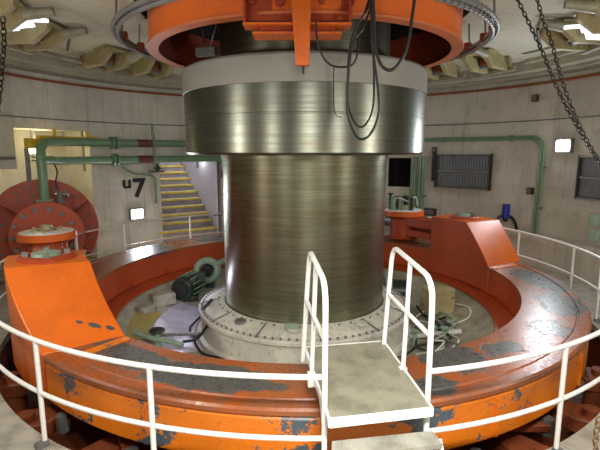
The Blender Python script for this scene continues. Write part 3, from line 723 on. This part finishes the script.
tag(MB().box(pol(5.86, 53.4, 2.20), (.08, .08, .85), R(53.4)).build('vent_post', M['frame']), 'black upright bar at the left side of the louvre vent', 'bar')
# small boxes
def wbox(a, z, w_, h, d, mat, name, label, cat='box'):
    t = thing(name, label, cat, pol(5.88-d, a, z-h/2))
    MB().box(pol(5.88-d/2, a, z), (d, w_, h), R(a)).build('box_body', M[mat], t, bevel=.008)
    MB().box(pol(5.88-d-.006, a, z), (.012, w_*.7, h*.7), R(a)).build('box_cover', M['greydark' if mat != 'greydark' else 'frame'], t)
wbox(29.1, 3.70, .14, .15, .08, 'redbrown', 'wall_box', 'small dark box high on the right wall below the red-brown pipe')
wbox(28.5, 1.66, .14, .15, .08, 'frame', 'wall_socket', 'small dark square socket on the right wall beside green conduit', 'socket')
wbox(53.4, 2.58, .11, .15, .08, 'frame', 'wall_box', 'small black box above the left end of the louvre vent')
wbox(53.8, .93, .34, .19, .10, 'frame', 'wall_box', 'small black slotted box low on the wall behind the orange block')
wbox(112.3, 1.93, .13, .24, .10, 'redclamp', 'alarm_box', 'small red alarm box beside the stair opening')
for a, z, lb in ((13.2, 1.22, 'upper pale green sign plate at the right edge'), (13.0, .92, 'lower pale green sign plate at the right edge')):
    tag(MB().box(pol(5.86, a, z), (.02, .26, .22), R(a)).build('sign_plate', M['sign']), lb, 'sign')
# blue lamp with black hose
bl = thing('blue_canister', 'blue canister on the right wall with an arched black hose', 'canister', (4.55, 2.95, .75))
c0 = scr(506, 211, 3.0)
MB().cyl((c0[0], c0[1], c0[2]-.16), (c0[0], c0[1], c0[2]+.16), .085, 16).build('canister_body', M['blue'], bl)
MB().cyl((c0[0], c0[1], c0[2]-.24), (c0[0], c0[1], c0[2]-.16), .06, 12).build('canister_base', M['black'], bl)
MB().tube(smoothpath([scr(497, 224, 3.0), scr(499, 217, 3.0), scr(505, 215.5, 3.0), scr(512, 218, 3.0), scr(516, 226, 3.0), scr(517, 236, 3.0)]), .035, 8).build('hose', M['black'], bl)
# wall lamps
def wlamp(a, z, mat, label, wd=.36, h=.30, tex='lamp'):
    t = thing('wall_lamp', label, 'lamp', pol(5.86, a, z-h/2), group=None)
    MB().box(pol(5.84, a, z), (.10, wd, h), R(a)).build('housing', M['grey'], t, bevel=.01)
    MB().box(pol(5.775, a, z), (.035, wd*.8, h*.72), R(a)).build('lens', M[tex], t, bevel=.01)
LL = ['bright square bulkhead lamp on the upper right wall', 'bright bulkhead lamp low on the wall below the u7 lettering', 'bulkhead lamp on the near right wall',
      'bulkhead lamp on the right wall by the entrance', 'bulkhead lamp on the left wall by the entrance', 'bulkhead lamp on the near left wall', 'bulkhead lamp on the back wall behind the shaft']
for (a, z, p, c), lb in zip(WALL_LAMPS, LL): wlamp(a, z, None, lb)
t = thing('recess_lamp', 'warm lit lamp in the recess behind the vertical green pipe', 'lamp', (-5.5, 2.1, 2.5))
MB().cyl((-5.72, 2.3, 2.50), (-5.72, 2.3, 2.68), .13, 16).build('lens', M['lampwarm'], t)
MB().cyl((-5.72, 2.3, 2.66), (-5.72, 2.3, 2.99), .04, 8).build('hanger', M['grey'], t)
p = sp(.9, -.80, 2.35); t = thing('stair_lamp', 'small bright lamp on the stairwell wall', 'lamp', p)
MB().box((p[0], p[1], p[2]+.0), (.12, .34, .10), R(122.7)).build('lens', M['lamp'], t)
# handle on wall by stairs
tag(MB().tube([scr(214, 215, 5.3), scr(222, 213.5, 5.3)], .03, 8).build('wall_hook', M['frame']), 'short dark hook on the wall beside the stair opening', 'hook')

# u7 lettering painted on the wall
def letter(ch, px, py0, py1, label):
    a = {'u': 138.4, '7': 135.1}[ch]; zb = {'u': 1.62, '7': 1.37}[ch]; H = {'u': .22, '7': .50}[ch]
    cu = bpy.data.curves.new('t', 'FONT'); cu.body = ch; cu.size = 1; cu.extrude = .004; cu.offset = .03; cu.align_x = 'CENTER'
    tmp = bpy.data.objects.new('t', cu); COL.objects.link(tmp)
    dg = bpy.context.evaluated_depsgraph_get(); me = bpy.data.meshes.new_from_object(tmp.evaluated_get(dg))
    bpy.data.objects.remove(tmp)
    ys = [v.co.y for v in me.vertices]; xs = [v.co.x for v in me.vertices]; k = H/(max(ys)-min(ys)); y0 = min(ys)
    k2 = {'u': .22, '7': .36}[ch]/(max(xs)-min(xs)); x0 = (max(xs)+min(xs))/2
    for v_ in me.vertices: v_.co = ((v_.co.x-x0)*k2, (v_.co.y-y0)*k, v_.co.z)
    me.materials.append(M['letters']); o = bpy.data.objects.new('wall_lettering', me); COL.objects.link(o)
    o.location = pol(5.885, a, zb); o.rotation_euler = (R(90), 0, R(a-90+0) + 0)
    o.rotation_euler = (R(90), 0, R(a + 270 - 180 + 180)); tag(o, label, 'lettering'); return o
lu = letter('u', 0, 0, 0, 'small black letter u painted on the left wall'); l7 = letter('7', 0, 0, 0, 'large black number 7 painted on the left wall')
for o, a in ((lu, 138.4), (l7, 135.1)): o.rotation_euler = (R(90), 0, R(a - 90))

# ------------------------------------------------------------------ things inside the ring
mo = thing('pump_motor', 'dark green pump motor inside the ring left of the shaft', 'motor', (-2.25, 1.05, hcz(2.48)))
zz = hcz(2.48)
MB().tube([(-2.32, .80, zz+.26), (-2.30, .90, zz+.26), (-2.16, 1.35, zz+.26)], [.20, .23, .23], 20).build('motor_body', M['darkgreen'], mo, bevel=.01)
MB().cyl((-2.335, .76, zz+.26), (-2.325, .79, zz+.26), .13, 16).build('fan_cover', M['frame'], mo)
m = MB()
for k in range(14):
    a = 2*PI*k/14; d = Vector((.14, .45, 0)).normalized(); u = Vector((d.y, -d.x, 0)); o_ = u*math.cos(a)*.235 + Vector((0, 0, 1))*math.sin(a)*.235
    m.cyl(Vector((-2.29, .92, zz+.26)) + o_, Vector((-2.17, 1.32, zz+.26)) + o_, .012, 5)
m.build('cooling_fins', M['green'], mo, kind='stuff')
MB().box((-2.23, 1.12, zz+.04), (.3, .4, .10), R(17)).build('motor_foot', M['darkgreen'], mo)
MB().box((-2.05, 1.22, zz+.40), (.2, .22, .16), R(17)).build('terminal_box', M['frame'], mo)
pv = thing('volute_pump', 'pale green curved pump casing behind the dark motor', 'pump', (-1.95, 1.75, hcz(2.6)))
MB().tube([(-2.0 + .22*math.cos(t), 1.7 + .05*math.sin(t), .10 + .20*math.sin(t)) for t in [2*PI*k/20 for k in range(20)]], .075, 10, closed=True).build('casing', M['palegreen'], pv)
MB().cyl((-2.0, 1.62, .10), (-2.0, 1.82, .10), .12, 16).build('hub', M['darkgreen'], pv)
MB().tube(smoothpath([(-1.8, 1.7, .22), (-1.6, 1.65, .32), (-1.5, 1.6, .2), (-1.48, 1.6, -.1), (-1.5, 1.65, -.3)]), .06, 10).build('outlet_pipe', M['palegreen'], pv)
MB().box((-2.0, 1.72, -.16), (.3, .25, .16)).build('pump_foot', M['darkgreen'], pv)
def pitbox(px, py, r, w_, d, h, rz, mat, name, label, cat='box'):
    t = thing(name, label, cat, (px, py, r)); MB().box((px, py, r+h/2), (w_, d, h), R(rz)).build('box_body', M[mat], t, bevel=.01)
    MB().box((px, py, r+h+.008), (w_*.92, d*.92, .016), R(rz)).build('box_lid', M[mat], t, bevel=.004)
    for s in (-1, 1):
        q = Matrix.Rotation(R(rz), 3, 'Z') @ Vector((s*w_*.4, -d/2-.006, 0)); MB().box((px+q.x, py+q.y, r+h*.7), (.03, .012, .05), R(rz)).build('latch', M['grey'], t)
pitbox(-2.62, .62, hcz(2.69)-.02, .42, .26, .20, 35, 'cream', 'cream_box', 'low cream box in the pit left of the dark motor')
pitbox(-2.78, .10, hcz(2.78)-.04, .34, .26, .13, 55, 'cream', 'cream_box', 'flat cream box at the left rim of the pit')
pitbox(2.38, .30, hcz(2.45)-.03, .46, .36, .50, 18, 'beige', 'metal_cabinet', 'beige square cabinet inside the ring right of the shaft', 'cabinet')
ap = MB().lathe([(1.85, -.395), (2.0, -.38), (2.30, -.34), (2.50, -.285), (2.50, -.31), (2.3, -.37), (1.85, -.42)], 24, 160, 214, closed=True).build('lamplit_segment_plate', M['lilac']); tag(ap, 'steel segment plate with lamplight painted in as pale lilac, left of the seal housing', 'plate')  # plate sized to the lamp-lit patch, its pale colour standing for that light
ap2 = MB().lathe([(2.52, -.275), (2.85, -.15), (2.85, -.17), (2.52, -.30)], 14, 176, 203, closed=True).build('yellow_segment_plate', M['olive']); tag(ap2, 'olive yellow segment plate on the left of the head cover', 'plate')
ca = thing('perforated_bar', 'dark perforated bar lying across the steel plate beside the housing', 'bar', (-2.0, -.9, -.33))
MB().beam(pol(1.80, 205.5, -.25), pol(2.5, 202, -.22), .07, .03).build('bar', M['greydark'], ca)
for k in range(9):
    t_ = k/8; p, q = Vector(pol(1.85, 205.3, -.228)), Vector(pol(2.45, 202.2, -.205)); c = p.lerp(q, t_); MB().cyl(c, c + Vector((0, 0, .02)), .018, 8).build('bolt', M['seal'], ca)
tag(MB().tube(smoothpath([pol(1.75, 214, -.02), pol(1.85, 213, -.16), pol(1.95, 212, -.24), pol(2.12, 211, -.25)]), .022, 8).build('pit_cable', M['black']), 'short black cable beside the perforated bar', 'cable')
pg = MB().tube(smoothpath([pol(2.75, 203, -.10), pol(2.55, 207, -.16), pol(2.35, 210, -.2), pol(2.15, 214, -.25)]), .038, 10).build('pale_green_pipe', M['palegreen']); tag(pg, 'pale green pipe at the left foot of the seal housing', 'pipe')
er = tag(MB().beam(pol(1.72, 197, .02), pol(1.55, 190, .13), .05, .03).build('dark_bracket', M['darkgreen']), 'small dark bracket on the left edge of the seal housing', 'bracket')
for i, (r_, a0_, a1_, z_, cn, wh) in enumerate(((1.90, 150, 250, -.36, 'black', 'left side'), (1.95, -70, 20, -.34, 'black', 'right side'))):
    tag(MB().tube(smoothpath([pol(r_ + .03*math.sin(q*2.1), a0_ + (a1_-a0_)*q/10, z_ + .02*math.sin(q*1.7)) for q in range(11)], 4), .018, 6).build('ground_cable', M['black']), 'black cable lying round the ' + wh + ' of the seal housing foot', 'cable')
lv_ = thing('drain_valve', 'small pale green hand valve at the left front of the pit', 'valve', pol(2.45, 207, -.3))
p = pol(2.45, 207, -.32); MB().cyl(p, (p[0], p[1], -.08), .045, 10).build('valve_body', M['palegreen'], lv_)
MB().lathe([(.02, -.08), (.11, -.08), (.12, -.065), (.11, -.05), (.02, -.05)], 16, c=(p[0], p[1])).build('handwheel', M['darkgreen'], lv_)
# tangle on the right side of the pit
hs = [('seal', 'white'), ('black', 'black'), ('palegreen', 'green'), ('grey', 'grey'), ('black', 'thin black'), ('greydark', 'dark grey'), ('seal', 'cream')]
WH = ['between the cabinet and the bridge rail', 'running toward the cabinet foot', 'nearest the orange deck', 'next to the seal housing', 'looping over the others', 'curled under the right handrail', 'lying along the head cover']
for i, ((mt, cn), wh) in enumerate(zip(hs, WH)):
    rr = random.Random(i+5); pts = []
    for k in range(7):
        a = -42 + k*9 + rr.uniform(-4, 4); r = 1.95 + .55*rr.random() + .05*i; pts.append(pol(r, a, hcz(r) + .05 + .08*rr.random()))
    tag(MB().tube(smoothpath(pts, 6), .013 + .005*(i % 3), 8).build('pit_hose', M[mt]), cn + ' hose in the pit ' + wh, 'hose')
vm = thing('valve_manifold', 'green valve manifold in the pit below the right handrail', 'valves', (1.95, -.75, -.4))
for k in range(9):
    x, y = 1.95 + .075*k - .25, -.85 + .10*(k % 3); z = hcz(math.hypot(x, y))
    b_ = MB().cyl((x, y, z), (x, y, z+.18+.04*(k % 2)), .03, 8).build('valve_body', M['palegreen'], vm)
    MB().lathe([(.015, z+.22), (.06, z+.22), (.06, z+.24), (.015, z+.24)], 10, closed=True, c=(x, y)).build('handwheel', M['darkgreen' if k % 2 else 'palegreen'], b_)
MB().cyl((1.65, -.78, -.30), (2.45, -.72, -.24), .04, 10).build('header_pipe', M['seal'], vm)
em = thing('electric_motor', 'dark motor with scroll casing inside the ring behind the right handrail', 'motor', (1.75, .9, -.38))
MB().cyl((1.66, .95, -.10), (1.98, .90, -.10), .22, 20).build('motor_body', M['darkgreen'], em, bevel=.01)
MB().tube([(1.62 + 0*t, 1.02 + .24*math.cos(t), -.06 + .24*math.sin(t)) for t in [2*PI*k/20 for k in range(20)]], .07, 10, closed=True).build('scroll_casing', M['palegreen'], em)
MB().box((1.82, .93, -.33), (.34, .36, .12)).build('motor_foot', M['frame'], em)

# ------------------------------------------------------------------ hanging chains
def chain(name, pts, label, L=.050, mat='chain', wd=.30):
    path = smoothpath(pts, 10); d = [0]
    for a, b in zip(path, path[1:]): d.append(d[-1] + (b-a).length)
    n = int(d[-1]/(L*.78)); m = MB(); j = 0
    for i in range(n):
        s = i*L*.78
        while d[j+1] < s and j < len(d)-2: j += 1
        a, b = path[j], path[j+1]; c = a.lerp(b, (s-d[j])/(d[j+1]-d[j])); t = (b-a).normalized()
        u = t.orthogonal().normalized(); u = (Matrix.Rotation(R(45 + 90*(i % 2)), 3, t) @ u)
        m.tube([c + t*(math.cos(q)*L*.5) + u*(math.sin(q)*L*wd) for q in [2*PI*k/8 for k in range(8)]], L*.12, 4, closed=True)
    o = m.build(name, M[mat]); return tag(o, label, 'chain')
chain('hoist_chain', [scr(513, -10, -3.2), scr(530, 25, -3.2), scr(543, 53, -3.2), scr(557, 87, -3.2), scr(577, 127, -3.2), scr(600, 163, -3.2), scr(625, 195, -3.2)], 'dark hoist chain on the left hanging diagonally at the upper right')
chain('hoist_chain', [scr(535, -10, -3.3), scr(543, 20, -3.3), scr(550, 37, -3.3), scr(563, 83, -3.3), scr(573, 110, -3.3), scr(588, 142, -3.3), scr(606, 172, -3.3)], 'dark hoist chain on the right of the hanging pair')
chain('rusty_chain', [scr(599, 420, -5.2), scr(596, 435, -5.2), scr(596, 455, -5.2), scr(598, 480, -5.2)], 'rusty chain hanging at the lower right corner', .04, 'rust', .4)
chain('left_chain', [scr(3, 20, -1.5), scr(4, 45, -1.5), scr(2, 65, -1.5), scr(0, 90, -1.5), scr(-4, 120, -1.5)], 'grey chain hanging at the upper left edge', .09, 'chain', .35)
for o in bpy.data.objects:
    if '_off' in o: del o['_off']
